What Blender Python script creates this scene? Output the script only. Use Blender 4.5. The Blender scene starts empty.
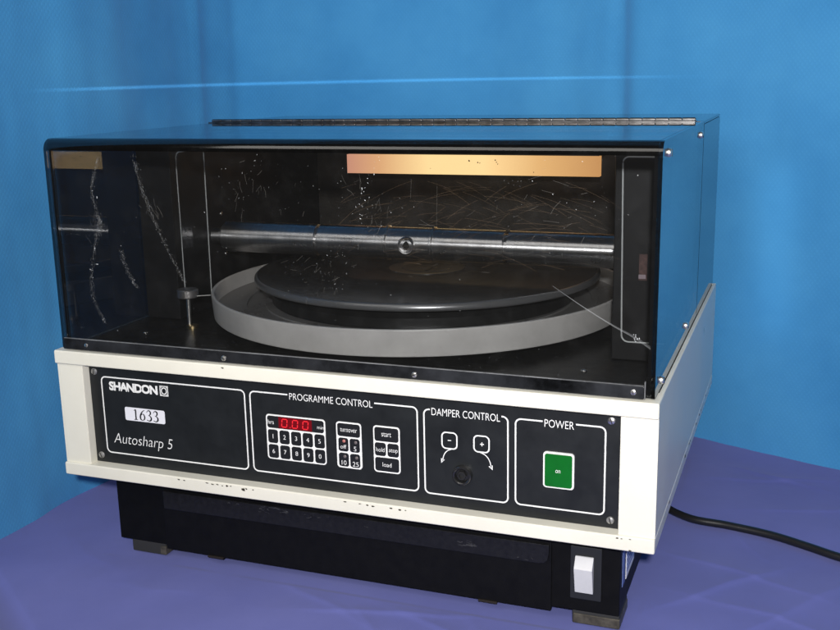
import bpy, bmesh, math, random
from mathutils import Vector, Matrix, noise
random.seed(7)
scene = bpy.context.scene
COL = scene.collection

# ------------------------------------------------------------------ materials
def new_mat(name):
    m = bpy.data.materials.new(name); m.use_nodes = True
    nt = m.node_tree; b = nt.nodes['Principled BSDF']
    return m, nt, b

def N(nt, typ, **kw):
    n = nt.nodes.new(typ)
    for k, v in kw.items():
        if hasattr(n, k): setattr(n, k, v)
        else: n.inputs[k].default_value = v
    return n

def ramp(nt, fac, stops):
    r = nt.nodes.new('ShaderNodeValToRGB')
    el = r.color_ramp.elements
    el[0].position, el[0].color = stops[0][0], (*stops[0][1], 1)
    el[1].position, el[1].color = stops[-1][0], (*stops[-1][1], 1)
    for p, c in stops[1:-1]:
        e = el.new(p); e.color = (*c, 1)
    nt.links.new(fac, r.inputs['Fac'])
    return r

def simple(name, col, rough=.5, metal=0., spec=.5, bump=0., bscale=400., var=0., vscale=30., rvar=0.):
    m, nt, b = new_mat(name)
    b.inputs['Base Color'].default_value = (*col, 1)
    b.inputs['Roughness'].default_value = rough
    b.inputs['Metallic'].default_value = metal
    b.inputs['Specular IOR Level'].default_value = spec
    tc = N(nt, 'ShaderNodeTexCoord')
    if bump:
        n = N(nt, 'ShaderNodeTexNoise', Scale=bscale, Detail=4.)
        nt.links.new(tc.outputs['Object'], n.inputs['Vector'])
        bp = N(nt, 'ShaderNodeBump', Strength=bump, Distance=.0006)
        nt.links.new(n.outputs['Fac'], bp.inputs['Height'])
        nt.links.new(bp.outputs['Normal'], b.inputs['Normal'])
    if var or rvar:
        n = N(nt, 'ShaderNodeTexNoise', Scale=vscale, Detail=6., Roughness=.65)
        nt.links.new(tc.outputs['Object'], n.inputs['Vector'])
        if var:
            lo = tuple(c*(1-var) for c in col); hi = tuple(min(1, c*(1+var)) for c in col)
            r = ramp(nt, n.outputs['Fac'], [(.3, lo), (.7, hi)])
            nt.links.new(r.outputs['Color'], b.inputs['Base Color'])
        if rvar:
            mr = N(nt, 'ShaderNodeMapRange')
            mr.inputs['From Min'].default_value = .3; mr.inputs['From Max'].default_value = .7
            mr.inputs['To Min'].default_value = max(0.02, rough-rvar); mr.inputs['To Max'].default_value = rough+rvar
            nt.links.new(n.outputs['Fac'], mr.inputs['Value'])
            nt.links.new(mr.outputs['Result'], b.inputs['Roughness'])
    return m

def acrylic(name, tint, ior=1.5, rough=.015):
    """thin smoked sheet: each face reflects by Fresnel and passes tinted light"""
    m = bpy.data.materials.new(name); m.use_nodes = True
    nt = m.node_tree; nt.nodes.clear()
    out = N(nt, 'ShaderNodeOutputMaterial')
    geo = N(nt, 'ShaderNodeNewGeometry')
    mx = N(nt, 'ShaderNodeMapRange')
    mx.inputs['To Min'].default_value = ior; mx.inputs['To Max'].default_value = 1/ior
    nt.links.new(geo.outputs['Backfacing'], mx.inputs['Value'])
    fr = N(nt, 'ShaderNodeFresnel')
    nt.links.new(mx.outputs['Result'], fr.inputs['IOR'])
    tr = N(nt, 'ShaderNodeBsdfTransparent'); tr.inputs['Color'].default_value = (*tint, 1)
    gl = N(nt, 'ShaderNodeBsdfGlossy'); gl.inputs['Roughness'].default_value = rough
    gl.inputs['Color'].default_value = (1, 1, 1, 1)
    # faint haze of wiping marks
    tc = N(nt, 'ShaderNodeTexCoord')
    ns = N(nt, 'ShaderNodeTexNoise', Scale=55., Detail=8., Roughness=.7)
    nt.links.new(tc.outputs['Object'], ns.inputs['Vector'])
    df = N(nt, 'ShaderNodeBsdfDiffuse'); df.inputs['Color'].default_value = (.75, .75, .75, 1)
    hz = N(nt, 'ShaderNodeMapRange')
    hz.inputs['From Min'].default_value = .5; hz.inputs['From Max'].default_value = .85
    hz.inputs['To Min'].default_value = .002; hz.inputs['To Max'].default_value = .008
    nt.links.new(ns.outputs['Fac'], hz.inputs['Value'])
    mh = N(nt, 'ShaderNodeMixShader')
    nt.links.new(hz.outputs['Result'], mh.inputs['Fac'])
    nt.links.new(tr.outputs[0], mh.inputs[1]); nt.links.new(df.outputs[0], mh.inputs[2])
    ms = N(nt, 'ShaderNodeMixShader')
    nt.links.new(fr.outputs[0], ms.inputs['Fac'])
    nt.links.new(mh.outputs[0], ms.inputs[1]); nt.links.new(gl.outputs[0], ms.inputs[2])
    nt.links.new(ms.outputs[0], out.inputs['Surface'])
    return m

M = {}
M['cream'] = simple('cream_enamel', (.76, .735, .645), .34, bump=.14, bscale=700, var=.055, vscale=9, rvar=.10)
M['panel'] = simple('panel_black', (.011, .0125, .0145), .45, spec=.35, bump=.06, bscale=2500, var=.18, vscale=40, rvar=.06)
M['print'] = simple('white_print', (.78, .78, .78), .5)
M['key'] = simple('key_membrane', (.014, .015, .018), .3, rvar=.05)
M['black_gloss'] = simple('black_gloss_acrylic', (.006, .0065, .008), .05, spec=.9)
M['chamber'] = simple('chamber_black', (.012, .012, .012), .38, var=.5, vscale=60, rvar=.1, bump=.1, bscale=500)
M['cheek'] = simple('cheek_black', (.010, .010, .011), .5, spec=.3, var=.35, vscale=45, rvar=.08)
M['cabinet'] = simple('cabinet_black', (.003, .003, .0034), .55, spec=.15, var=.2, vscale=90, rvar=.04, bump=.12, bscale=800)
M['drawer'] = simple('drawer_black', (.0034, .0034, .0038), .5, spec=.18, var=.2, vscale=90, rvar=.04, bump=.1, bscale=600)
M['lip'] = simple('drawer_lip_black', (.009, .009, .010), .36, spec=.35, var=.3, vscale=200, rvar=.05)
M['chrome'] = simple('screw_steel', (.82, .80, .77), .34, 1.)
M['dull_screw'] = simple('dull_screw', (.35, .35, .35), .45, .7, var=.3, vscale=500)
M['slot'] = simple('slot_dark', (.01, .01, .01), .6)
M['tray'] = simple('tray_grey_plastic', (.64, .62, .60), .40, var=.16, vscale=16, rvar=.1)
M['tray_floor'] = simple('tray_floor_grey', (.19, .185, .18), .32, var=.25, vscale=18, rvar=.1)
M['edge_print'] = simple('clear_gasket', (.60, .62, .62), .3)
M['rubber'] = simple('foot_rubber', (.02, .02, .02), .7, bump=.2)
M['foot_band'] = simple('foot_band', (.085, .076, .058), .5, .4, var=.5, vscale=130)
M['cable'] = simple('cable_black', (.011, .011, .012), .36, bump=.05)
M['rocker'] = simple('rocker_white', (.60, .60, .61), .35, var=.03, vscale=300)
M['plate'] = simple('switch_plate', (.012, .013, .0145), .5)
M['label_white'] = simple('label_white', (.74, .74, .80), .5, var=.03, vscale=100)
M['label_blue'] = simple('label_blue', (.12, .17, .40), .5, var=.15, vscale=200)
M['ink'] = simple('ink_black', (.012, .012, .014), .5)
M['red_label'] = simple('red_label', (.09, .045, .04), .5, var=.6, vscale=260)
M['green'] = simple('green_switch', (.002, .12, .012), .3, var=.12, vscale=60)
M['chip'] = simple('paint_chip', (.035, .028, .02), .7, var=.5, vscale=400)
M['scratch'] = simple('scratch_white', (.62, .64, .66), .45)
M['scratch_faint'] = simple('scratch_faint', (.30, .31, .32), .45)
def veil(m, keep):
    """scuffed plastic: only a part of the surface scatters, the rest stays clear"""
    nt = m.node_tree; out = nt.nodes['Material Output']; b = nt.nodes['Principled BSDF']
    tr = N(nt, 'ShaderNodeBsdfTransparent'); mx = N(nt, 'ShaderNodeMixShader'); mx.inputs['Fac'].default_value = keep
    nt.links.new(tr.outputs[0], mx.inputs[1]); nt.links.new(b.outputs[0], mx.inputs[2]); nt.links.new(mx.outputs[0], out.inputs['Surface'])
    return m
veil(M['scratch'], .8); veil(M['scratch_faint'], .42)
M['brass'] = simple('brass', (.55, .42, .22), .3, 1.)
M['led_dim'] = simple('led_grey', (.13, .11, .11), .4)
M['led_pink'] = simple('led_pink', (.45, .16, .14), .4)
M['lamp_box'] = simple('lamp_box', (.02, .02, .02), .5)
M['acrylic'] = acrylic('smoked_acrylic', (.77, .775, .78), 1.52)
M['acrylic_side'] = acrylic('smoked_acrylic_side', (.46, .48, .50), 1.62)
M['acrylic_bend'] = acrylic('smoked_acrylic_bend', (.14, .13, .125), 1.62, .08)  # darker tint imitates light lost in the sheet's bend and edges
M['flange'] = simple('flange_black', (.016, .017, .02), .16, var=.8, vscale=22, rvar=.1)
M['flange_edge'] = simple('flange_edge', (.17, .175, .185), .3, var=.5, vscale=40)

# brushed steel bar (streaks along X)
m, nt, b = new_mat('turned_steel'); M['steel'] = m
b.inputs['Metallic'].default_value = 1; b.inputs['Roughness'].default_value = .3; b.inputs['Anisotropic'].default_value = .85
tg = N(nt, 'ShaderNodeTangent', direction_type='RADIAL', axis='X'); b.inputs['Anisotropic Rotation'].default_value = .25; nt.links.new(tg.outputs[0], b.inputs['Tangent'])
tc = N(nt, 'ShaderNodeTexCoord'); mp = N(nt, 'ShaderNodeMapping'); mp.inputs['Scale'].default_value = (500, 8, 8)
nt.links.new(tc.outputs['Object'], mp.inputs['Vector'])
n1 = N(nt, 'ShaderNodeTexNoise', Scale=1., Detail=3.); nt.links.new(mp.outputs['Vector'], n1.inputs['Vector'])
r1 = ramp(nt, n1.outputs['Fac'], [(.3, (.70, .69, .69)), (.7, (.84, .83, .83))]); nt.links.new(r1.outputs['Color'], b.inputs['Base Color'])
n2 = N(nt, 'ShaderNodeTexNoise', Scale=35., Detail=6.); nt.links.new(tc.outputs['Object'], n2.inputs['Vector'])
mr = N(nt, 'ShaderNodeMapRange'); mr.inputs['To Min'].default_value = .2; mr.inputs['To Max'].default_value = .42
nt.links.new(n2.outputs['Fac'], mr.inputs['Value']); nt.links.new(mr.outputs['Result'], b.inputs['Roughness'])

# lapping disc: dark metal/glass with concentric wear rings
m, nt, b = new_mat('lapping_disc'); M['disc'] = m
tc = N(nt, 'ShaderNodeTexCoord')
wv = N(nt, 'ShaderNodeTexNoise', Scale=1., Detail=3.)
vl = N(nt, 'ShaderNodeVectorMath', operation='LENGTH'); nt.links.new(tc.outputs['Object'], vl.inputs[0])
ml = N(nt, 'ShaderNodeMath', operation='MULTIPLY'); ml.inputs[1].default_value = 160; nt.links.new(vl.outputs['Value'], ml.inputs[0])
cx = N(nt, 'ShaderNodeCombineXYZ'); nt.links.new(ml.outputs[0], cx.inputs['X'])
nt.links.new(cx.outputs[0], wv.inputs['Vector'])
r1 = ramp(nt, wv.outputs['Fac'], [(.3, (.026, .025, .025)), (.7, (.056, .053, .050))]); nt.links.new(r1.outputs['Color'], b.inputs['Base Color'])
mr = N(nt, 'ShaderNodeMapRange'); mr.inputs['To Min'].default_value = .15; mr.inputs['To Max'].default_value = .24
nt.links.new(wv.outputs['Fac'], mr.inputs['Value']); nt.links.new(mr.outputs['Result'], b.inputs['Roughness'])
M['disc_edge'] = simple('disc_edge', (.26, .26, .265), .28, .6)  # paler than the black disc, a highlight put into the edge colour
M['disc_label'] = simple('disc_label', (.07, .066, .062), .3, .3, var=.5, vscale=90)

# lamp diffuser (lit): tube glow stronger in the middle of the strip
m = bpy.data.materials.new('lamp_diffuser'); m.use_nodes = True; nt = m.node_tree; nt.nodes.clear(); M['diffuser'] = m
out = N(nt, 'ShaderNodeOutputMaterial'); em = N(nt, 'ShaderNodeEmission')
tc = N(nt, 'ShaderNodeTexCoord'); sp = N(nt, 'ShaderNodeSeparateXYZ'); nt.links.new(tc.outputs['Generated'], sp.inputs[0])
r1 = ramp(nt, sp.outputs['X'], [(0., (.58, .27, .18)), (.14, (.74, .40, .19)), (.34, (1.05, .74, .34)), (.56, (1.08, .74, .34)), (.78, (.80, .46, .18)), (1., (.58, .29, .105))])
nt.links.new(r1.outputs['Color'], em.inputs['Color']); em.inputs['Strength'].default_value = 1.8
nt.links.new(em.outputs[0], out.inputs['Surface'])
m = bpy.data.materials.new('led_digits'); m.use_nodes = True; nt = m.node_tree; nt.nodes.clear(); M['digits'] = m
out = N(nt, 'ShaderNodeOutputMaterial'); em = N(nt, 'ShaderNodeEmission'); em.inputs['Color'].default_value = (1, .035, .05, 1); em.inputs['Strength'].default_value = 1.1
nt.links.new(em.outputs[0], out.inputs['Surface'])
M['red_window'] = simple('red_window', (.10, .004, .008), .2)
b = M['red_window'].node_tree.nodes['Principled BSDF']
b.inputs['Emission Color'].default_value = (.5, .0, .01, 1); b.inputs['Emission Strength'].default_value = .12

# textiles
def textile(name, base, dark, light, cell, bump, big, tone):
    m, nt, b = new_mat(name)
    b.inputs['Roughness'].default_value = .85; b.inputs['Specular IOR Level'].default_value = .2
    b.inputs['Sheen Weight'].default_value = .12; b.inputs['Sheen Roughness'].default_value = .5
    tc = N(nt, 'ShaderNodeTexCoord')
    uv = tc.outputs['UV']
    n = N(nt, 'ShaderNodeTexNoise', Scale=big, Detail=5., Roughness=.6); nt.links.new(uv, n.inputs['Vector'])
    r = ramp(nt, n.outputs['Fac'], [(.28, dark), (.5, base), (.74, light)])
    # embossed diamond pattern: two crossing wave sets
    hs = []
    for ang in (math.radians(38), math.radians(-38)):
        mp = N(nt, 'ShaderNodeMapping'); mp.inputs['Rotation'].default_value = (0, 0, ang)
        nt.links.new(uv, mp.inputs['Vector'])
        w = N(nt, 'ShaderNodeTexWave', Scale=cell, Distortion=2.2); w.inputs['Detail Scale'].default_value = 1.5
        nt.links.new(mp.outputs['Vector'], w.inputs['Vector']); hs.append(w.outputs['Fac'])
    mu = N(nt, 'ShaderNodeMath', operation='MULTIPLY'); nt.links.new(hs[0], mu.inputs[0]); nt.links.new(hs[1], mu.inputs[1])
    f = N(nt, 'ShaderNodeTexNoise', Scale=900., Detail=3.); nt.links.new(uv, f.inputs['Vector'])
    ad = N(nt, 'ShaderNodeMath', operation='MULTIPLY_ADD'); ad.inputs[1].default_value = .7
    nt.links.new(f.outputs['Fac'], ad.inputs[0]); nt.links.new(mu.outputs[0], ad.inputs[2])
    # emboss height and fibre fleck also shift the colour a little
    mix = N(nt, 'ShaderNodeMixRGB', blend_type='MULTIPLY'); mix.inputs['Fac'].default_value = tone
    fr = ramp(nt, ad.outputs[0], [(.2, (.72, .76, .82)), (.9, (1.1, 1.08, 1.06))])
    nt.links.new(r.outputs['Color'], mix.inputs['Color1']); nt.links.new(fr.outputs['Color'], mix.inputs['Color2'])
    nt.links.new(mix.outputs[0], b.inputs['Base Color'])
    bp = N(nt, 'ShaderNodeBump', Strength=bump, Distance=.0008); nt.links.new(ad.outputs[0], bp.inputs['Height'])
    nt.links.new(bp.outputs['Normal'], b.inputs['Normal'])
    return m
M['drape'] = textile('blue_drape', (.052, .258, .535), (.032, .198, .45), (.074, .318, .605), 75., .16, 3.0, .15)
M['cloth'] = textile('violet_cloth', (.132, .148, .425), (.112, .127, .385), (.152, .168, .46), 190., .05, 6., .07)

# ------------------------------------------------------------------ mesh helpers
def finish(name, bm, mat, parent=None, smooth=25, mats=None):
    me = bpy.data.meshes.new(name); 
    bmesh.ops.recalc_face_normals(bm, faces=bm.faces[:]) if bm.faces and smooth is not None else None
    bm.to_mesh(me); bm.free()
    for mm in (mats or [mat]): me.materials.append(mm)
    if smooth is not None:
        me.shade_smooth(); me.set_sharp_from_angle(angle=math.radians(smooth))
    o = bpy.data.objects.new(name, me); COL.objects.link(o)
    if smooth is not None and smooth < 100:
        wn = o.modifiers.new('weighted_normal', 'WEIGHTED_NORMAL'); wn.keep_sharp = True; wn.weight = 80
    if parent: o.parent = parent
    return o

def box(bm, x0, x1, y0, y1, z0, z1, bev=0., seg=2, mi=0):
    vs = [bm.verts.new((x, y, z)) for x in (x0, x1) for y in (y0, y1) for z in (z0, z1)]
    idx = ((0, 1, 3, 2), (4, 6, 7, 5), (0, 4, 5, 1), (2, 3, 7, 6), (0, 2, 6, 4), (1, 5, 7, 3))
    fs = [bm.faces.new([vs[i] for i in f]) for f in idx]
    for f in fs: f.material_index = mi
    bmesh.ops.recalc_face_normals(bm, faces=fs)
    if bev:
        es = list({e for f in fs for e in f.edges})
        r = bmesh.ops.bevel(bm, geom=es, offset=bev, segments=seg, profile=.5, affect='EDGES', clamp_overlap=True)
        for f in r['faces']: f.material_index = mi

def lathe(bm, prof, center, axis='z', seg=96, mi=0, close=False):
    """prof: list of (r, h); revolve round axis through center"""
    c = Vector(center); rings = []
    def P(r, h, a):
        ca, sa = math.cos(a)*r, math.sin(a)*r
        if axis == 'z': return c+Vector((ca, sa, h))
        if axis == 'x': return c+Vector((h, ca, sa))
        return c+Vector((ca, h, sa))
    for r, h in prof:
        if r <= 1e-7: rings.append([bm.verts.new(P(0, h, 0))])
        else: rings.append([bm.verts.new(P(r, h, 2*math.pi*i/seg)) for i in range(seg)])
    pairs = list(zip(rings, rings[1:])) + ([(rings[-1], rings[0])] if close else [])
    for a, b_ in pairs:
        for i in range(seg):
            j = (i+1) % seg
            if len(a) == 1 and len(b_) == 1: continue
            if len(a) == 1: f = bm.faces.new((a[0], b_[i], b_[j]))
            elif len(b_) == 1: f = bm.faces.new((a[i], a[j], b_[0]))
            else: f = bm.faces.new((a[i], a[j], b_[j], b_[i]))
            f.material_index = mi

def rrect(x0, x1, z0, z1, r, n=6):
    """rounded rectangle points, counter-clockwise from top-left going right"""
    pts = []
    for cx_, cz_, a0 in ((x1-r, z1-r, 90), (x1-r, z0+r, 0), (x0+r, z0+r, -90), (x0+r, z1-r, 180)):
        for k in range(n+1):
            a = math.radians(a0-90*k/n); pts.append((cx_+r*math.cos(a), cz_+r*math.sin(a)))
    return pts

def ribbon(bm, pts, w, y, closed=False, th=.00015, mi=0):
    """flat printed line in the XZ plane facing -Y"""
    P = [Vector((p[0], p[1])) for p in pts]; n = len(P); L = []; R_ = []
    for i in range(n):
        a = P[i-1] if (i > 0 or closed) else None; c = P[(i+1) % n] if (i < n-1 or closed) else None
        d1 = (P[i]-a).normalized() if a is not None and (P[i]-a).length > 1e-9 else None
        d2 = (c-P[i]).normalized() if c is not None and (c-P[i]).length > 1e-9 else None
        if d1 is None: d1 = d2
        if d2 is None: d2 = d1
        t = (d1+d2).normalized(); nn = Vector((-t.y, t.x)); k = max(.5, nn.dot(Vector((-d1.y, d1.x))))
        o = nn*(w/2/k); L.append(P[i]+o); R_.append(P[i]-o)
    vl = [bm.verts.new((p.x, y, p.y)) for p in L]; vr = [bm.verts.new((p.x, y, p.y)) for p in R_]
    for i in range(n if closed else n-1):
        j = (i+1) % n
        f = bm.faces.new((vl[i], vl[j], vr[j], vr[i])); f.material_index = mi
        f.normal_update()
        if f.normal.y > 0: f.normal_flip()

def poly(bm, pts, y, mi=0):
    f = bm.faces.new([bm.verts.new((p[0], y, p[1])) for p in pts]); f.material_index = mi
    f.normal_update()
    if f.normal.y > 0: f.normal_flip()

def slab(bm, pts, y0, y1, mi=0):
    """prism of an XZ outline between y0 (front) and y1"""
    a = [bm.verts.new((p[0], y0, p[1])) for p in pts]; b_ = [bm.verts.new((p[0], y1, p[1])) for p in pts]; n = len(pts)
    fs = [bm.faces.new(a), bm.faces.new(b_[::-1])]
    for i in range(n): fs.append(bm.faces.new((a[i], b_[i], b_[(i+1) % n], a[(i+1) % n])))
    for f in fs: f.material_index = mi
    bmesh.ops.recalc_face_normals(bm, faces=fs)

def text(bm, s, cx_, cz_, w, h, y, shear=0., off=0., left=None, spacing=1., mi=0):
    """outline lettering, scaled to the wanted width and cap height, added to bm facing -Y"""
    cu = bpy.data.curves.new('lettering', 'FONT'); cu.body = s; cu.size = 1; cu.shear = shear; cu.offset = off; cu.resolution_u = 4
    cu.space_character = spacing
    o = bpy.data.objects.new('lettering', cu); COL.objects.link(o)
    dg = bpy.context.evaluated_depsgraph_get(); dg.update()
    me = bpy.data.meshes.new_from_object(o.evaluated_get(dg))
    xs = [v.co.x for v in me.vertices]; ys = [v.co.y for v in me.vertices]
    x0, x1, y0, y1 = min(xs), max(xs), min(ys), max(ys)
    sx = w/(x1-x0) if w else h/(y1-y0); sz = h/(y1-y0) if h else sx
    if left is not None: cx_ = left + (x1-x0)*sx/2
    mp = [bm.verts.new((cx_+(v.co.x-(x0+x1)/2)*sx, y, cz_+(v.co.y-(y0+y1)/2)*sz)) for v in me.vertices]
    for p in me.polygons:
        try:
            f = bm.faces.new([mp[i] for i in p.vertices]); f.material_index = mi; f.normal_update()
            if f.normal.y > 0: f.normal_flip()
        except ValueError: pass
    bpy.data.objects.remove(o); bpy.data.curves.remove(cu); bpy.data.meshes.remove(me)

def tube(bm, pts, r, seg=14, mi=0):
    P = [Vector(p) for p in pts]; rings = []
    up = Vector((0, 0, 1))
    for i, p in enumerate(P):
        t = (P[min(i+1, len(P)-1)]-P[max(i-1, 0)]).normalized()
        a = t.cross(up)
        if a.length < 1e-4: a = t.cross(Vector((1, 0, 0)))
        a.normalize(); b_ = a.cross(t)
        rr = r[i] if isinstance(r, (list, tuple)) else r
        rings.append([bm.verts.new(p+a*rr*math.cos(2*math.pi*k/seg)+b_*rr*math.sin(2*math.pi*k/seg)) for k in range(seg)])
    for A, B in zip(rings, rings[1:]):
        for k in range(seg): bm.faces.new((A[k], A[(k+1) % seg], B[(k+1) % seg], B[k])).material_index = mi
    bm.faces.new(rings[0][::-1]).material_index = mi; bm.faces.new(rings[-1]).material_index = mi

def catmull(pts, n=10):
    P = [Vector(p) for p in pts]; P = [P[0]*2-P[1]]+P+[P[-1]*2-P[-2]]; out = []
    for i in range(1, len(P)-2):
        for k in range(n):
            t = k/n; a, b_, c, d = P[i-1], P[i], P[i+1], P[i+2]
            out.append(.5*((2*b_)+(c-a)*t+(2*a-5*b_+4*c-d)*t*t+(-a+3*b_-3*c+d)*t**3))
    out.append(P[-2].copy()); return out

def screw(name, loc, axis, r, parent, mat='chrome', slot=True, ang=.6, h=None):
    """domed screw head with a slot; axis = outward direction '-y', '+x', '+z'"""
    h = h or r*.55
    bm = bmesh.new()
    prof = [(r, 0), (r, h*.35), (r*.86, h*.72), (r*.5, h*.96), (0, h)]
    lathe(bm, prof, (0, 0, 0), 'z', 20)
    if slot:
        box(bm, -r*.8, r*.8, -r*.13, r*.13, h*.9, h*1.04, mi=1)
    M3 = {'-y': Matrix.Rotation(math.radians(90), 4, 'X'), '+x': Matrix.Rotation(math.radians(90), 4, 'Y'), '+z': Matrix.Identity(4)}[axis]
    bmesh.ops.transform(bm, matrix=Matrix.Translation(loc) @ M3 @ Matrix.Rotation(ang, 4, 'Z'), verts=bm.verts)
    return finish(name, bm, None, parent, mats=[M[mat], M['slot']])

def empty(name, loc):
    o = bpy.data.objects.new(name, None); COL.objects.link(o); o.location = loc; o.empty_display_size = .05
    return o

# ------------------------------------------------------------------ the machine
W = .56; FZ = -.213
base = Vector((.28, .24, FZ))
root = empty('knife_sharpener', base)
root['label'] = 'benchtop knife sharpener, cream case with black control panel and smoked clear hood, on violet cloth'
root['category'] = 'knife sharpener'
class _Root: pass
PARTS = []
def part(name, bm, mat, parent=None, **kw):
    o = finish(name, bm, mat, None, **kw)
    (PARTS.append((o, parent or root))); return o
def pscrew(name, loc, axis, r, parent, **kw):
    o = screw(name, loc, axis, r, None, **kw); PARTS.append((o, parent)); return o

# --- cream housing
bm = bmesh.new()
box(bm, 0, W, 0, .030, -.0130, 0, .0016, 3)                     # top rim
box(bm, 0, W, 0, .4800, -.1237, -.1112, .0016, 3)               # bottom slab
box(bm, .0026, .0290, .0028, .0295, -.1118, -.0122, .0010)      # left post
box(bm, .5306, .5575, .0028, .0295, -.1118, -.0122, .0010)      # right post
box(bm, .0003, .0058, .0032, .4795, -.1116, -.0002, .0006)      # left side panel
box(bm, .5557, .5597, .0032, .4795, -.1116, -.0002, .0006)      # right side panel
box(bm, .0030, .5570, .4765, .4792, -.1116, -.0006, .0003)      # back
housing = part('housing', bm, M['cream'])
# paint chips
bm = bmesh.new()
def fleck_y(bm, x, y, z, s, asp=1.):
    n = random.randint(5, 8); pts = []
    for k in range(n):
        a = 2*math.pi*k/n; r = s*random.uniform(.45, 1.1)
        pts.append((x+r*math.cos(a)*asp, z+r*math.sin(a)))
    poly(bm, pts, y)
for x, z, s, a in ((.128, -.1134, .0008, 2), (.134, -.1136, .0007, 3), (.158, -.1132, .0007, 3), (.164, -.1138, .0010, 2), (.169, -.1134, .0007, 3),
                   (.174, -.1139, .0007, 2), (.179, -.1136, .0010, 2), (.183, -.1133, .0006, 2), (.196, -.1146, .0019, 1.3), (.199, -.1140, .0012, 1.2),
                   (.206, -.1138, .0006, 2), (.296, -.1134, .0007, 2.5), (.310, -.1134, .0006, 3), (.317, -.1136, .0008, 2), (.322, -.1140, .0010, 2), (.339, -.1138, .0011, 2.2), (.347, -.1142, .0009, 2), (.352, -.1139, .0007, 2),
                   (.531, -.1130, .0008, 2), (.534, -.1132, .0006, 2), (.541, -.1128, .0006, 2), (.541, -.1224, .0008, 2),
                   (.182, -.0024, .0009, 2.2)):
    fleck_y(bm, x, -.0004, z, s, a)
for y, z, s in ((.085, -.1122, .0010), (.20, -.1126, .0013), (.235, -.1119, .0010), (.245, -.1123, .0009), (.30, -.1125, .0012), (.33, -.1126, .0011), (.345, -.1120, .0008), (.40, -.1124, .001)):
    n = 7; vs = []
    for k in range(n):
        a = 2*math.pi*k/n; r = s*random.uniform(.5, 1.1)
        vs.append(bm.verts.new((W+.0003, y+3.2*r*math.cos(a), z-.0016+1.5*r*math.sin(a))))
    bm.faces.new(vs)
part('paint_chips', bm, M['chip'], housing, smooth=None)['kind'] = 'stuff'

# --- control panel
PY = .0120
bm = bmesh.new(); box(bm, .0293, .5303, PY, .0160, -.1110, -.0125)
panel = part('control_panel', bm, M['panel'])
for x, z, mt in ((.0352, -.0212, 'dull_screw'), (.0352, -.1042, 'dull_screw'), (.5222, -.0208, 'chrome'), (.5230, -.1042, 'dull_screw')):
    pscrew('screw', (x, PY-.00005, z), '-y', .0032, panel, mat=mt, ang=random.uniform(0, 3))
Y1 = PY-.00022; Y2 = PY-.0006; Y3 = PY-.00085
bm = bmesh.new()
LW = .0013
def titled(x0, x1, z0, z1, gap=None, r=.0045):
    P = rrect(x0, x1, z0, z1, r, 6)
    if not gap: ribbon(bm, P, LW, Y1, True)
    else:
        k = next(i for i, p in enumerate(P) if True)
        ribbon(bm, [(gap[1], z1)]+P+[(gap[0], z1)], LW, Y1)
titled(.0425, .1955, -.1003, -.0255)
titled(.2010, .3598, -.1003, -.0255, (.2385, .3210))
titled(.3658, .4384, -.1007, -.0262, (.3712, .4330))
titled(.4448, .5178, -.1005, -.0268, (.4672, .4942))
text(bm, 'PROGRAMME CONTROL', .2798, -.0268, .0790, .0062, Y1, off=-.006)
text(bm, 'DAMPER CONTROL', .4022, -.0277, .0592, .0064, Y1, off=-.004)
text(bm, 'POWER', .4807, -.0281, .0240, .0066, Y1, off=-.004)
text(bm, 'SHANDON', .0774, -.0338, .0535, .0088, Y1, off=.045, spacing=.84)
text(bm, 'Autosharp 5', .0836, -.0868, .0655, .0132, Y1, shear=.22, off=-.012)
# maker's square emblem
ribbon(bm, [(.1070, -.0292), (.1152, -.0292), (.1152, -.0383), (.1070, -.0383)], .0008, Y1, True)
ribbon(bm, [(.1111+.0027*math.cos(a*math.pi/12), -.03375+.0030*math.sin(a*math.pi/12)) for a in range(24)], .0010, Y1, True)
for sx in (-1, 1):
    for sz in (-1, 1):
        poly(bm, [(.1111+sx*.0034, -.03375+sz*.0039), (.1111+sx*.0020, -.03375+sz*.0039), (.1111+sx*.0034, -.03375+sz*.0024)], Y1-.00004)
# damper signs and arrows
ribbon(bm, rrect(.3815, .3946, -.0588, -.0448, .0035), .0012, Y1, True)
ribbon(bm, rrect(.4094, .4224, -.0588, -.0448, .0035), .0012, Y1, True)
ribbon(bm, [(.3866, -.0516), (.3896, -.0516)], .0007, Y1)
ribbon(bm, [(.4146, -.0519), (.4180, -.0519)], .0008, Y1); ribbon(bm, [(.4163, -.0502), (.4163, -.0536)], .0008, Y1-.00003)
arc1 = [(.3895-.0075*math.sin(t*.5*math.pi)*1.0, -.0594-.0095*(1-math.cos(t*.5*math.pi))-.0015*t) for t in [i/8 for i in range(9)]]
ribbon(bm, arc1, .0008, Y1); poly(bm, [(.3806, -.0722), (.3804, -.0680), (.3838, -.0692)], Y1)
arc2 = [(.4150+.0090*math.sin(t*.5*math.pi), -.0594-.0105*(1-math.cos(t*.5*math.pi))-.0015*t) for t in [i/8 for i in range(9)]]
ribbon(bm, arc2, .0008, Y1); poly(bm, [(.4254, -.0735), (.4217, -.0706), (.4254, -.0692)], Y1)
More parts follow.
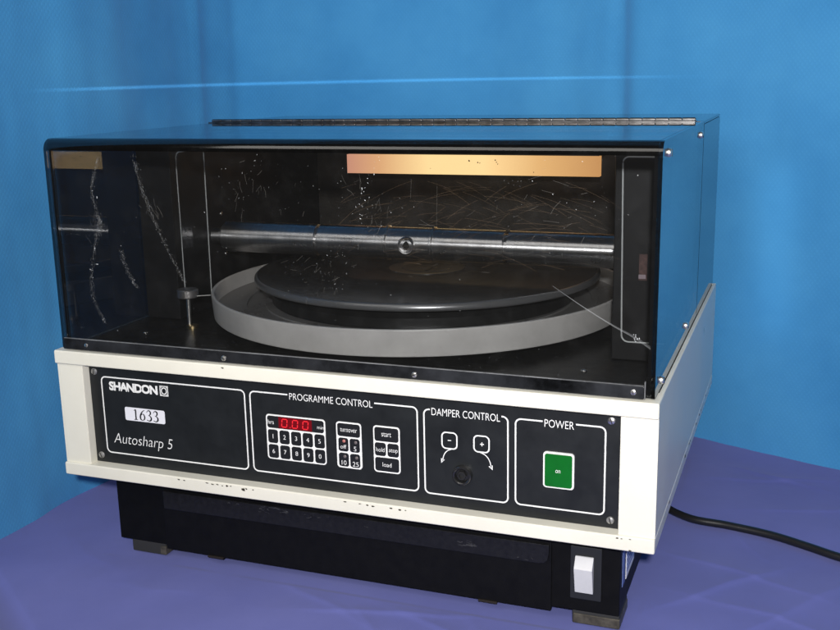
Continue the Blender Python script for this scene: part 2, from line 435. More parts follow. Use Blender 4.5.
# text on the keys
T = Y3-.00012
def small(s, x, z, h=.0034, w=None): text(bm, s, x, z, w, h, T, off=-.004)
KX = [.2166+.0057+.01148*i for i in range(5)]
KX = [.22255+.01143*i for i in range(5)]
for i, s in enumerate('12345'): small(s, KX[i], -.0652, .0040)
for i, s in enumerate('67890'): small(s, KX[i], -.0792, .0040)
small('hrs', .2212, -.0520, .0038, .0058); small('min', .2697, -.0524, .0030, .0064)
small('turnover', .2964, -.0521, .0034, .0158)
small('off', .2911, -.0675, .0036, .0056); small('5', .3021, -.0685, .0042); small('10', .2912, -.0822, .0042, .0046); small('25', .3022, -.0826, .0042, .0056)
small('start', .3316, -.0524, .0036, .0088); small('hold', .3257, -.0664, .0038, .0078); small('stop', .3377, -.0668, .0042, .0080); small('load', .3316, -.0796, .0038, .0082)
part('lettering', bm, M['print'], panel, smooth=None)
# keypad frames (white) and keys
def frame(x0, x1, z0, z1):
    b_ = bmesh.new(); slab(b_, rrect(x0, x1, z0, z1, .0030), Y2, PY-.0001); return part('keypad_frame', b_, M['print'], panel)
frame(.2162, .2742, -.0868, -.0450); frame(.2846, .3083, -.0870, -.0450); frame(.3194, .3438, -.0870, -.0450)
def key(x0, x1, z0, z1, name='key', mat='key', r=.0022):
    b_ = bmesh.new(); slab(b_, rrect(x0, x1, z0, z1, r), Y3, Y2+.0001); return part(name, b_, M[mat], panel)
disp = key(.2175, .2729, -.0575, -.0463, 'display_window')
for i in range(5):
    key(KX[i]-.0049, KX[i]+.0049, -.0716, -.0590); key(KX[i]-.0049, KX[i]+.0049, -.0856, -.0730)
key(.2858, .3071, -.0580, -.0463)
for x in (.2911, .3018):
    key(x-.0047, x+.0047, -.0718, -.0595); key(x-.0047, x+.0047, -.0857, -.0733)
key(.3206, .3426, -.0587, -.0463); key(.3206, .3308, -.0720, -.0601); key(.3323, .3426, -.0720, -.0601); key(.3206, .3426, -.0857, -.0734)
bm = bmesh.new(); slab(bm, [(.2288, -.0571), (.2614, -.0571), (.2614, -.0467), (.2288, -.0467)], Y3-.00012, Y3+.0001)
part('red_filter', bm, M['red_window'], panel)
bm = bmesh.new()
def seg7(x, z, w, h, segs):
    t = .00095; sl = .10
    def S(a, b_): 
        ribbon(bm, [(a[0]+(a[1]-z)*sl, a[1]), (b_[0]+(b_[1]-z)*sl, b_[1])], t, Y3-.0003)
    A = (x, z+h/2); B = (x+w, z+h/2); Cc = (x+w, z); D = (x+w, z-h/2); E_ = (x, z-h/2); F = (x, z)
    g = .0004
    if 'a' in segs: S((A[0]+g, A[1]), (B[0]-g, B[1]))
    if 'b' in segs: S((B[0], B[1]-g), (Cc[0], Cc[1]+g))
    if 'c' in segs: S((Cc[0], Cc[1]-g), (D[0], D[1]+g))
    if 'd' in segs: S((E_[0]+g, E_[1]), (D[0]-g, D[1]))
    if 'e' in segs: S((E_[0], E_[1]+g), (F[0], F[1]-g))
    if 'f' in segs: S((F[0], F[1]+g), (A[0], A[1]-g))
for x in (.2322, .2426, .2528): seg7(x, -.0519, .0050, .0072, 'abcdef')
poly(bm, [(.2397, -.0558), (.2407, -.0558), (.2407, -.0550), (.2397, -.0550)], Y3-.0003)
part('led_digits', bm, M['digits'], panel, smooth=None)
for x, z, mt in ((.2918, -.0623, 'led_pink'), (.3029, -.0626, 'led_dim'), (.2922, -.0764, 'led_dim'), (.3033, -.0766, 'led_dim')):
    bm = bmesh.new(); lathe(bm, [(.0014, 0), (.0014, -.0003), (.0009, -.0006), (0, -.0007)], (x, Y3, z), 'y', 16)
    part('indicator_lamp', bm, M[mt], panel)
# damper adjuster socket
bm = bmesh.new()
lathe(bm, [(.0086, 0), (.0086, -.0030), (.0083, -.0042), (.0076, -.0050), (.0068, -.0050), (.0061, -.0044), (.0058, -.0034), (.0055, -.0006), (0, -.0006)], (.3995, PY, -.0803), 'y', 48)
knob = part('damper_adjuster', bm, simple('adjuster_black', (.016, .016, .017), .17, spec=1.))
PARTS[-1] = (knob, panel)
bm = bmesh.new(); lathe(bm, [(.0042, -.0006), (.0042, -.0040), (.0036, -.0047), (.0026, -.0047), (.0022, -.002), (0, -.002)], (.3995, PY, -.0803), 'y', 6)
part('adjuster_socket', bm, simple('socket_black', (.02, .02, .021), .2, spec=.8), panel, smooth=20)
# power button
bm = bmesh.new(); slab(bm, rrect(.4682, .4935, -.0821, -.0515, .0028), PY-.0016, PY-.0001); part('button_bezel', bm, M['print'], panel)
bm = bmesh.new(); slab(bm, rrect(.4697, .4920, -.0806, -.0530, .0018), PY-.0026, PY-.0014)
btn = part('power_button', bm, M['green'], panel)
bm = bmesh.new(); text(bm, 'on', .4806, -.0671, .0040, .0026, PY-.0028); part('lettering', bm, M['print'], panel, smooth=None)
# asset sticker with serif numerals
bm = bmesh.new(); slab(bm, rrect(.0662, .1100, -.0660, -.0530, .0018), PY-.0003, PY-.0001)
stick = part('asset_sticker', bm, M['label_white'], panel)
bm = bmesh.new()
def stroke(pts, ws, y):
    P = catmull([(p[0], p[1], 0) for p in pts], 8); n = len(P); L = []; R_ = []
    for i, p in enumerate(P):
        t = (P[min(i+1, n-1)]-P[max(i-1, 0)]).normalized(); nn = Vector((-t.y, t.x, 0))
        f = i/(n-1)*(len(ws)-1); k = min(int(f), len(ws)-2); w = ws[k]+(ws[k+1]-ws[k])*(f-k)
        L.append(p+nn*w/2); R_.append(p-nn*w/2)
    for i in range(n-1):
        poly(bm, [(q.x, q.y) for q in (L[i], L[i+1], R_[i+1], R_[i])], y)
SY = PY-.00038
def digit(d, x, z, w, h):
    def q(*ps): return [(x+px_*w, z+pz*h) for px_, pz in ps]
    s = h*.155; th = h*.055
    if d == '1':
        stroke(q((.5, -.5), (.5, 0), (.5, .49)), [s, s, s], SY); stroke(q((.2, .38), (.36, .42), (.5, .49)), [th, th, s*.6], SY-.00002)
        stroke(q((.18, -.5), (.5, -.49), (.82, -.5)), [th, s*.5, th], SY-.00004)
    if d == '6':
        stroke(q((.92, .48), (.62, .40), (.30, .12), (.14, -.18), (.22, -.42), (.50, -.50), (.80, -.38), (.86, -.16), (.72, .06), (.48, .09), (.22, -.04)), [th, th*1.6, s, s*1.1, s*.9, th, s*.8, s, s*.7, th, th], SY)
    if d == '3':
        stroke(q((.14, .30), (.28, .45), (.50, .50), (.74, .40), (.74, .20), (.56, .06), (.38, .02)), [th, th, s*.7, s, s, th*1.2, th], SY)
        stroke(q((.42, .03), (.66, -.02), (.84, -.18), (.80, -.38), (.54, -.50), (.26, -.47), (.12, -.42)), [th, s*.6, s, s*1.1, s*.6, s*.5, s*.7], SY-.00002)
for i, d in enumerate('1633'): digit(d, .0748+i*.0073, -.0595, .0066, .0100)
part('asset_number', bm, M['ink'], panel, smooth=None)

# --- smoked hood: bent front + top sheet, two end plates
HX0, HX1, HY, HZ, HB = .0060, .5555, .0068, .1955, .303
TH = .0034
bm = bmesh.new()
def prof(off):
    r = .0105-off; P = [(HY+off, .0014)]
    cy, cz = HY+.0105, HZ-.0105
    for k in range(9):
        a = math.radians(180-90*k/8); P.append((cy+r*math.cos(a), cz+r*math.sin(a)))
    P.append((.2845, HZ-off)); return P
po, pi_ = prof(0), prof(TH)
A = {}
for xi, x in enumerate((HX0+.0032, HX1-.0032)):
    A[xi] = ([bm.verts.new((x, p[0], p[1])) for p in po], [bm.verts.new((x, p[0], p[1])) for p in pi_])
n = len(po)
for i in range(n-1):
    f1 = bm.faces.new((A[0][0][i], A[1][0][i], A[1][0][i+1], A[0][0][i+1]))
    f2 = bm.faces.new((A[0][1][i], A[0][1][i+1], A[1][1][i+1], A[1][1][i]))
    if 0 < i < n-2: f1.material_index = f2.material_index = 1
for xi in (0, 1):
    for i in range(n-1): bm.faces.new((A[xi][0][i], A[xi][0][i+1], A[xi][1][i+1], A[xi][1][i]))
for i in (0, n-1): bm.faces.new((A[0][0][i], A[1][0][i], A[1][1][i], A[0][1][i]))
hood = part('hood', bm, None, smooth=40, mats=[M['acrylic'], M['acrylic_bend']])
for x0, x1 in ((HX0, HX0+.0030), (HX1-.0030, HX1)):
    bm = bmesh.new()
    po2 = [(p[0], p[1]) for p in po[:-1]]+[(.2996, HZ), (.2996, .0014)]
    # end plate follows the hood's rounded corner
    a = [bm.verts.new((x0, p[0]+.0001, p[1]-.0001)) for p in po2]; b_ = [bm.verts.new((x1, p[0]+.0001, p[1]-.0001)) for p in po2]; k = len(po2)
    bm.faces.new(a); bm.faces.new(b_[::-1])
    for i in range(k):
        f = bm.faces.new((a[i], b_[i], b_[(i+1) % k], a[(i+1) % k]))
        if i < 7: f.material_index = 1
    part('end_plate', bm, None, hood, smooth=40, mats=[M['acrylic_side'], M['acrylic_bend']])
    # dark bar added behind the front sheet to blacken its edge
    bm = bmesh.new(); xa = x1+.0001 if x0 < .2 else x0-.0034
    box(bm, xa, xa+(.0022 if x0 < .2 else .0033), HY+TH+.0002, HY+TH+.0030, .0016, .1900)
    part('dark_edge_bar', bm, M['black_gloss'], hood)
# flange strip along the foot of the hood
bm = bmesh.new(); box(bm, .0090, .5475, .0040, HY-.0003, .0010, .0112, .0006, 2)
fl = part('hood_flange', bm, M['flange'], hood)
bm = bmesh.new(); box(bm, .0100, .5470, .0046, HY-.0006, .01125, .0117)  # pale strip imitating light caught along the flange's top edge
part('flange_edge', bm, M['flange_edge'], hood)
bm = bmesh.new(); box(bm, .5478, .5486, .0042, HY-.0004, .0012, .0150, 0); part('flange_stop', bm, M['flange_edge'], hood)
for x, z in ((.0352, .0062), (.1815, .0052), (.3610, .0052), (.5395, .0064)):
    pscrew('screw', (x, .0040, z), '-y', .0024 if x > .1 else .0018, hood, ang=random.uniform(0, 3))
for y, z in ((.0370, .1850), (.2700, .1840), (.2040, .0130), (.0390, .0075)):
    pscrew('screw', (HX1+.00005, y, z), '+x', .0034, hood, ang=random.uniform(0, 3), h=.0028)

# scratches and chips in the hood front
bm = bmesh.new()
SYH = HY-.00012
def shard(x, z, s, mi=0, el=None):
    n = random.randint(4, 6); a0 = random.uniform(0, math.pi); el = el or random.uniform(.15, .6); pts = []
    for k in range(n):
        a = 2*math.pi*k/n+random.uniform(-.3, .3); r = s*random.uniform(.5, 1.1)
        u, v = r*math.cos(a), r*math.sin(a)*el
        pts.append((x+u*math.cos(a0)-v*math.sin(a0), z+u*math.sin(a0)+v*math.cos(a0)))
    z_ok = all(.012 < p[1] < .186 for p in pts)
    if z_ok: poly(bm, pts, SYH-random.uniform(0, .00003), mi)
def trail(pts, n, spread, smin, smax, faint=.6, line=True):
    C = catmull([(p[0], p[1], 0) for p in pts], 14)
    for i in range(n):                      # crazing specks, most of them dull
        p = random.choice(C)
        if random.random() < .35: continue
        shard(p.x+random.gauss(0, spread), p.y+random.gauss(0, spread), random.uniform(smin, smax)*(1.1 if random.random() > .9 else .5), 1 if random.random() < faint else 0)
    if not line: return
    for strand in range(12):                 # short broken hairlines running along the crack
        off = random.gauss(0, spread*.8)
        for i in range(len(C)-2):
            if random.random() < .42:
                a, b_ = C[i], C[i+1]; t = random.uniform(.3, 1); wob = random.gauss(0, .0006)
                q = [(a.x+off+wob, a.y), (a.x+off+wob+(b_.x-a.x)*t+random.gauss(0, .0004), a.y+(b_.y-a.y)*t)]
                if all(.012 < v[1] < .184 for v in q): ribbon(bm, q, random.uniform(.00010, .00030), SYH-.00001*strand, mi=1 if random.random() < .55 else 2)
trail([(.0655, .1800), (.0553, .150), (.060, .125), (.0563, .1099), (.0495, .085), (.0453, .0586), (.050, .042), (.0585, .0265)], 75, .0013, .0004, .0016, .75)
trail([(.057, .128), (.062, .121), (.058, .108)], 16, .0012, .0005, .0014, .5)
for p in ((.0525, .0975), (.0535, .083), (.060, .144)): shard(p[0], p[1], .0016, 0)
trail([(.1018, .1810), (.107, .158), (.1149, .134), (.126, .108), (.1392, .0817), (.146, .070)], 70, .0012, .0004, .0012, .85)
trail([(.082, .0972), (.083, .088), (.0883, .0747), (.097, .062)], 26, .0013, .0005, .0016, .6)
trail([(.334, .180), (.325, .168), (.320, .152), (.315, .138), (.318, .128)], 46, .0025, .0005, .0018, .35, False)
for c, n, s in (((.334, .140), 30, .012), ((.330, .120), 22, .010), ((.302, .147), 22, .016), ((.290, .100), 26, .009), ((.285, .077), 42, .012), ((.262, .085), 22, .018), ((.250, .130), 40, .028), ((.195, .140), 22, .02), ((.215, .165), 26, .02), ((.445, .150), 24, .012), ((.455, .115), 26, .008), ((.340, .078), 16, .012), ((.50, .14), 22, .02)):
    for i in range(int(n*.6)):
        x, z = random.gauss(c[0], s), random.gauss(c[1], s)
        shard(x, z, random.uniform(.0003, .0010)*(1.5 if random.random() > .93 else .8), 0 if random.random() > .88 else 1)
# smeared patches: bundles of near-parallel hairlines
for (x, z, ang, n, sp, ln) in ((.330, .135, 1.2, 26, .008, .014), (.310, .160, 1.4, 16, .006, .012), (.262, .09, .5, 22, .012, .014), (.288, .078, .9, 20, .007, .010), (.205, .15, 1.3, 24, .016, .016), (.245, .16, 1.1, 24, .02, .012), (.455, .120, .8, 26, .010, .010), (.495, .128, .9, 14, .006, .010), (.47, .155, .3, 20, .016, .018), (.38, .10, .2, 22, .03, .02), (.118, .135, 1.9, 18, .006, .02), (.058, .12, 1.7, 18, .004, .02)):
    for i in range(int(n*(.55 if x > .2 else 1))):
        a = ang+random.gauss(0, .45); l = ln*random.uniform(.1, .75); cx_, cz_ = random.gauss(x, sp), random.gauss(z, sp)
        q = [(cx_-l/2*math.cos(a), cz_-l/2*math.sin(a)), (cx_+random.gauss(0, l*.06), cz_), (cx_+l/2*math.cos(a), cz_+l/2*math.sin(a))]
        if all(.015 < v[1] < .183 for v in q): ribbon(bm, q, random.uniform(.00008, .00022), SYH-random.uniform(0, .00004), mi=2)
# the long scratch by the right cheek, and wiping arcs coloured brown with the lamp's glow
C = catmull([(.4755, .0850, 0), (.500, .0695, 0), (.522, .0570, 0), (.538, .0490, 0), (.551, .0410, 0)], 10)
for off in (0, .0012, -.0008):
    ribbon(bm, [(p.x, p.y+off*(i/len(C))) for i, p in enumerate(C)], .00034 if not off else .0002, SYH, mi=1)
for i in range(9): shard(.5395+random.gauss(0, .0015), .0490+random.gauss(0, .0015), .0008, 0)
for i in range(330):
    cx_, cz_ = random.uniform(.34, .52), random.uniform(.0, .09); R_ = random.uniform(.05, .17); a0 = random.uniform(.25, .75)*math.pi; da = random.uniform(.1, .35)
    pts = [(cx_+R_*math.cos(a0+da*t/8), cz_+R_*.8*math.sin(a0+da*t/8)) for t in range(9)]
    if all(.095 < p[1] < .165 and .29 < p[0] < .53 for p in pts): ribbon(bm, pts, random.uniform(.00005, .00012), SYH-random.uniform(0, .00004), mi=3)
for x, z0, z1 in ((.3815, .128, .160), (.360, .150, .165)): ribbon(bm, [(x, z0), (x+.001, z1)], .00012, SYH, mi=2)
for i in range(70):   # dust along the foot of the hood
    shard(random.uniform(.02, .54), random.uniform(.014, .030), random.uniform(.0002, .0006), 1)
for i in range(70):
    shard(random.uniform(.02, .54), random.uniform(.02, .184), random.uniform(.00015, .0006), 1 if random.random() < .8 else 0)
scr = part('scratches', bm, None, hood, smooth=None, mats=[M['scratch'], M['scratch_faint'], veil(simple('scratch_hair', (.26, .245, .225), .5), .26), veil(simple('scratch_arc_lamplit', (.26, .17, .10), .5), .26)])
scr['kind'] = 'stuff'

# --- piano hinge
bm = bmesh.new()
box(bm, .0070, .5480, .2850, .2915, HZ+.0002, HZ+.0011)
box(bm, .0070, .5480, .2965, .3040, HZ+.0002, HZ+.0011)
n = 42; seg = (.5480-.0070)/n
for i in range(n):
    x0 = .0070+i*seg
    lathe(bm, [(0, .0004), (.0019, .0004), (.0021, .0009), (.0021, seg-.0009), (.0019, seg-.0004), (0, seg-.0004)], (x0, .2940, HZ+.0020), 'x', 14)
lathe(bm, [(.0013, 0), (.0013, seg*n)], (.0070, .2940, HZ+.0020), 'x', 8, mi=1)
part('piano_hinge', bm, None, mats=[simple('hinge_steel', (.16, .155, .155), .35, 1., var=.6, vscale=90), M['slot']])

# --- rear cowl (black box open to the front)
bm = bmesh.new()
box(bm, .0045, .5555, .3030, .4805, HZ-.0030, HZ, .0012, 2)
box(bm, .0045, .0075, .3030, .4805, .0006, HZ-.0031)
box(bm, .5525, .5555, .3030, .4805, .0006, HZ-.0031)
box(bm, .0077, .5523, .4770, .4800, .0006, HZ-.0031)
part('rear_cowl', bm, M['black_gloss'])
# --- chamber floor and cheeks
bm = bmesh.new(); box(bm, .0062, .5553, .0125, .4768, -.0060, .0005)
part('chamber_floor', bm, M['chamber'])
bm = bmesh.new(); box(bm, .0100, .0500, .1380, .4740, .0010, .1885, .0012)
cl = part('side_cheek', bm, M['cheek'])
bm = bmesh.new(); box(bm, .5030, .5495, .1120, .4740, .0010, .1885, .0012)
cr = part('side_cheek', bm, M['cheek'])
# gasket lines
bm = bmesh.new()
P = [(.5485, .1755), (.514, .1755)]
P += [(.514-.005*math.sin(t*math.pi/12), .1705+.005*math.cos(t*math.pi/12)) for t in range(1, 7)]
P += [(.5108, .045), (.5112, .0255)]
P += [(.5172-.006*math.cos(t*math.pi/12), .0235-.006*math.sin(t*math.pi/12)) for t in range(1, 7)]
P += [(.5485, .0176)]
P = [(x*.985+.0078+.0002, z) for x, z in P]
tube(bm, [(p[0], .1119, p[1]) for p in P], .00072, 6)
part('gasket', bm, M['edge_print'], cr)
bm = bmesh.new()
tube(bm, [(.0501, .1495, .0260), (.0501, .1495, .168), (.0501, .1515, .1715), (.0501, .155, .173), (.0501, .197, .173), (.0501, .2005, .1715), (.0501, .2020, .168), (.0501, .2000, .016)], .00072, 6)
part('gasket', bm, M['edge_print'], cl)
bm = bmesh.new(); box(bm, .5250, .5318, .1112, .1119, .0720, .0945); part('sticker_and_glint', bm, M['red_label'], cr)
bm = bmesh.new()
box(bm, .5248, .5308, .1109, .11115, .0735, .0770); part('sticker_patch', bm, simple('pink_label', (.34, .27, .30), .5), cr)
bm = bmesh.new(); box(bm, .0501, .0506, .1510, .1700, .0735, .0955); part('sticker_and_glint', bm, simple('cheek_glint', (.05, .05, .055), .2, var=.8, vscale=160), cl)  # glossy patch painted in for the bar bearing's glint on this cheek
for p in ((.0502, .230, .100), (.0502, .235, .055)):
    pscrew('screw', p, '+x', .0022, cl)
# --- knife holder bar
RY, RZ, RR = .215, .0780, .0164
bm = bmesh.new()
g = .0008
prof_ = [(0, .0405), (.0090, .0405), (.0090, .0590), (.0105, .0600), (.0105, .0640), (RR-.0012, .0650), (RR, .0662)]
for x in (.1780, .3815): prof_ += [(RR, x-.0014), (RR-.0014, x-.0010), (RR-.0014, x+.0010), (RR, x+.0014)]
prof_ = prof_[:7]+[(RR, .1760), (RR-.0030, .1764), (RR-.0030, .1796), (RR, .1800), (RR, .2538), (RR+.0012, .2546), (RR+.0012, .2564), (RR, .2572), (RR, .3036), (RR+.0012, .3044), (RR+.0012, .3062), (RR, .3070), (RR, .3793), (RR-.0034, .3797), (RR-.0034, .3834), (RR, .3838), (RR, .5035), (0, .5035)]
lathe(bm, prof_, (0, RY, RZ), 'x', 56)
bar = part('knife_holder_bar', bm, M['steel'], smooth=30)
bm = bmesh.new()
lathe(bm, [(.0090, .005), (.0090, -.0012), (.0083, -.0021), (.0070, -.0019), (.0064, -.0004), (.0062, .005)], (.2800, RY-RR+.0006, RZ+.0002), 'y', 32)
part('clamp_socket', bm, M['steel'], bar)
bm = bmesh.new()
lathe(bm, [(.0063, 0.0004), (.0048, .0003), (.0034, -.0006), (0, -.0006)], (.2800, RY-RR+.0006, RZ+.0002), 'y', 8)
part('clamp_screw', bm, M['slot'], bar)
# --- turning tray and lapping disc
bm = bmesh.new()
TC = (.2800, .2340, 0)
lathe(bm, [(.170, .0110), (.2105, .0110), (.2116, .0122), (.2133, .0340), (.2128, .0352), (.2112, .0355), (.2100, .0348), (.2085, .0200)], TC, 'z', 160, mi=0)
lathe(bm, [(.2085, .0200), (.2040, .0192), (.1850, .0190), (.1845, .0205), (.1780, .0205), (.1775, .0188), (.1600, .0188), (.1595, .0202), (.150, .0202), (.149, .0186), (0, .0186)], TC, 'z', 160, mi=1)
lathe(bm, [(.170, .0110), (.168, .0010)], TC, 'z', 96, mi=1)
tray = part('turning_tray', bm, None, smooth=40, mats=[M['tray'], M['tray_floor']])
DC = (.2810, .2560, 0)
bm = bmesh.new()
DR, DT, DB = .1815, .0460, .0382
lathe(bm, [(0, DB), (DR-.0045, DB), (DR-.0012, DB+.0010), (DR-.0002, DB+.0022), (DR, DB+.0036), (DR-.0004, DT-.0022), (DR-.0016, DT-.0007), (DR-.0034, DT), (0, DT)], (0, 0, 0), 'z', 180)
for f in bm.faces:
    c = f.calc_center_median()
    f.material_index = 1 if math.hypot(c.x, c.y) > DR-.004 and c.z < DT-.00005 else 0
disc = finish('grinding_disc', bm, None, None, smooth=30, mats=[M['disc'], M['disc_edge']])
disc.location = (DC[0], DC[1], 0); PARTS.append((disc, root))
bm = bmesh.new()
lathe(bm, [(.158, .0204), (.158, .0300), (.150, .0380), (0, .0380)], (DC[0], DC[1]-.012, 0), 'z', 120)
part('disc_platter', bm, M['chamber'], disc)
bm = bmesh.new()
lathe(bm, [(.0405, .0461), (.0405, .0465), (.0385, .0467), (.0310, .0467), (.0300, .0463), (.0265, .0463), (.0260, .0467), (.0120, .0467), (.0115, .0470), (.0060, .0472), (0, .0472)], DC, 'z', 64)
part('disc_label', bm, M['disc_label'], disc)
bm = bmesh.new(); box(bm, DC[0]+.006, DC[0]+.0085, DC[1]-.022, DC[1]-.004, .0468, .0474)
part('label_mark', bm, M['ink'], disc)
# --- thumb screw on its stud
KX_, KY_ = .0778, .112
bm = bmesh.new()
lathe(bm, [(0, .0318), (.0098, .0318), (.0106, .0326), (.0106, .0395), (.0098, .0404), (.0035, .0406), (.003, .0412), (0, .0413)], (KX_, KY_, 0), 'z', 40)
th = part('thumb_screw', bm, simple('knurled_steel', (.42, .40, .39), .35, .9, bump=.6, bscale=900))
bm = bmesh.new(); lathe(bm, [(.0021, .0007), (.0021, .0320)], (KX_, KY_, 0), 'z', 16); part('stud', bm, M['chrome'], th)
bm = bmesh.new(); lathe(bm, [(.0065, .0006), (.0062, .0035), (.0030, .0042), (0, .0042)], (KX_+.003, KY_, 0), 'z', 24); part('stud_collar', bm, M['brass'], th)
bm = bmesh.new(); tube(bm, [(KX_+.009, KY_, .0335), (KX_+.024, KY_+.004, .0345)], .0007, 8); part('arm', bm, M['chrome'], th)
pscrew('screw', (.3900+.0980, .0700, .0006), '+z', .0028, PARTS[[o.name for o, _ in PARTS].index('chamber_floor')][0])
pscrew('screw', (.0470, .0800, .0006), '+z', .0024, PARTS[[o.name for o, _ in PARTS].index('chamber_floor')][0])
# --- lamp under the cowl roof
bm = bmesh.new(); box(bm, .1290, .4335, .4022, .4600, .1527, .1920)
lb = part('interior_lamp', bm, M['lamp_box'])
bw = bmesh.new(); box(bw, .0505, .5025, .4742, .4766, .0010, .1915)
part('chamber_wall', bw, simple('chamber_wall_dark', (.030, .026, .022), .6, spec=.3, var=.6, vscale=26, bump=.1, bscale=500))
bm = bmesh.new(); box(bm, .1275, .4350, .3985, .4100, .1300, .1525)
part('lamp_diffuser', bm, M['diffuser'], lb)
bm = bmesh.new()
for x, z, r_ in ((.2830, .1462, .0015), (.2935, .1445, .0012), (.2960, .1440, .0008), (.3145, .1475, .0014), (.3160, .1450, .0010), (.3175, .1430, .0008), (.235, .137, .0006), (.36, .134, .0007)):
    n_ = 7; poly(bm, [(x+r_*random.uniform(.4, 1.1)*math.cos(k*2*math.pi/n_), z+r_*random.uniform(.4, 1.1)*math.sin(k*2*math.pi/n_)) for k in range(n_)], .3983)
part('dirt_marks', bm, simple('dirt', (.10, .06, .03), .8), lb, smooth=None)['kind'] = 'stuff'

# --- base cabinet
BX0, BX1, BY, BZ = .0315, .5285, .0335, -.2003
bm = bmesh.new()
box(bm, BX0, BX1, BY, .4650, BZ, -.1238, .0012)
cab = part('base_cabinet', bm, M['cabinet'])
bm = bmesh.new()
box(bm, .0862, .4708, BY-.0016, BY+.004, -.2035, -.1245, .0008)
dr = part('drawer', bm, M['drawer'], cab)
bm = bmesh.new()
# finger lip: bowed shelf across the drawer's top
P = [(.0880, -.1420), (.4690, -.1420), (.4690, -.1500), (.4680, -.1560), (.4650, -.1590), (.4600, -.1600), (.0880, -.1600)]
slab(bm, P, BY-.0040, BY-.0014)
bmesh.ops.bevel(bm, geom=[e for e in bm.edges], offset=.0009, segments=2, profile=.5, affect='EDGES')
part('drawer_lip', bm, M['lip'], cab)
bm = bmesh.new()
for i in range(60):
    cl_ = random.choice(((.205, -.1445, .018), (.250, -.1450, .022), (.400, -.152, .004), (.445, -.1575, .012), (.30, -.1500, .08)))
    x, z, sl = random.gauss(cl_[0], cl_[2]), random.gauss(cl_[1], .0016), random.uniform(.0006, .0030)
    if not (.092 < x < .462 and -.1585 < z < -.1432): continue
    a = random.gauss(0, .25); q = [(x-sl*math.cos(a), z-sl*math.sin(a)), (x+random.gauss(0, .0002), z+random.gauss(0, .0003)), (x+sl*math.cos(a), z+sl*math.sin(a))]
    ribbon(bm, q, random.uniform(.0002, .0007), BY-.0042)
part('scuffs', bm, veil(simple('scuff_grey', (.22, .22, .23), .6), .16), cab, smooth=None)['kind'] = 'stuff'
for x0, x1 in ((.4060, .4230), (.1330, .1500)):
    bm = bmesh.new(); box(bm, x0, x1, BY-.0030, BY+.006, -.2048, -.2028, .0003); part('drawer_runner', bm, simple('runner', (.035, .028, .022), .5, .5), cab)
bm = bmesh.new(); box(bm, .4870, .5134, BY-.0020, BY+.002, -.1880, -.1400, .0007); swp = part('switch_plate', bm, M['plate'], cab)
# rocker: wedge with two faces
bm = bmesh.new()
ys = [(-.1480, -.0040), (-.1568, -.0105), (-.1808, -.0045)]
a = [bm.verts.new((.4915, BY+y, z)) for z, y in ys]+[bm.verts.new((.4915, BY-.0022, -.1808)), bm.verts.new((.4915, BY-.0022, -.1480))]
c = [bm.verts.new((.5070, v.co.y, v.co.z)) for v in a]
bm.faces.new(a); bm.faces.new(c[::-1])
for i in range(5): bm.faces.new((a[i], a[(i+1) % 5], c[(i+1) % 5], c[i]))
bmesh.ops.recalc_face_normals(bm, faces=bm.faces[:])
bmesh.ops.bevel(bm, geom=[e for e in bm.edges], offset=.0006, segments=2, profile=.5, affect='EDGES')
part('rocker', bm, M['rocker'], cab)
# plates on the cabinet's right side
bm = bmesh.new(); box(bm, BX1, BX1+.0004, .0440, .0560, -.1780, -.1400); part('rating_label', bm, M['label_blue'], cab)
bm = bmesh.new(); box(bm, BX1, BX1+.0005, .0620, .1050, -.1790, -.1420); rl = part('rating_label', bm, M['label_white'], cab)
bm = bmesh.new()
for k in range(7):
    z = -.1470-k*.0042
    box(bm, BX1+.0004, BX1+.0007, .0650, .0650+random.uniform(.018, .034), z-.0011, z+.0011)
part('label_print', bm, M['label_blue'], cab)
# feet
for x0, x1 in ((.0440, .0830), (.4885, .5285)):
    for y0 in (BY+.001, .405):
        bm = bmesh.new(); box(bm, x0, x1, y0, y0+.040, FZ+.0004, BZ+.0004, .0012); ft = part('foot', bm, M['rubber'], cab)
        bm = bmesh.new()
        if x0 > .3: box(bm, x0+.001, x1+.0006, y0-.0006, y0+.0396, FZ+.0012, FZ+.0100, .0008)
        else: box(bm, x1-.0062, x1+.0006, y0-.0006, y0+.0396, FZ+.0012, FZ+.0100, .0008)
        part('foot_pad', bm, M['foot_band'], cab)
bm = bmesh.new(); lathe(bm, [(0, 0), (.0080, 0), (.0080, .0060), (.0068, .0075), (0, .0075)], (BX1, .1500, -.1330), 'x', 24); part('cable_gland', bm, M['cable'], cab)

# parent everything (keep the world-space meshes)
bpy.context.view_layer.update()
for o, p in PARTS:
    o.parent = p
for o, p in PARTS:
    if p is root: o.matrix_parent_inverse = Matrix.Translation(-base)
    elif p is disc: o.matrix_parent_inverse = Matrix.Translation((-DC[0], -DC[1], 0))

# ------------------------------------------------------------------ power cable
bm = bmesh.new()
P = catmull([(.500, .395, FZ+.012), (.512, .340, FZ+.008), (.528, .300, FZ+.0050), (.560, .274, FZ+.0040), (.598, .268, FZ+.0040), (.640, .258, FZ+.0040), (.675, .242, FZ+.0040), (.706, .226, FZ+.0040), (.78, .195, FZ+.004), (.90, .165, FZ+.004), (1.15, .20, FZ+.004)], 12)
tube(bm, P, .0040, 16)
cab_o = finish('power_cable', bm, M['cable'])
cab_o['label'] = 'black round power cable trailing across violet cloth from behind the machine'
cab_o['category'] = 'cable'

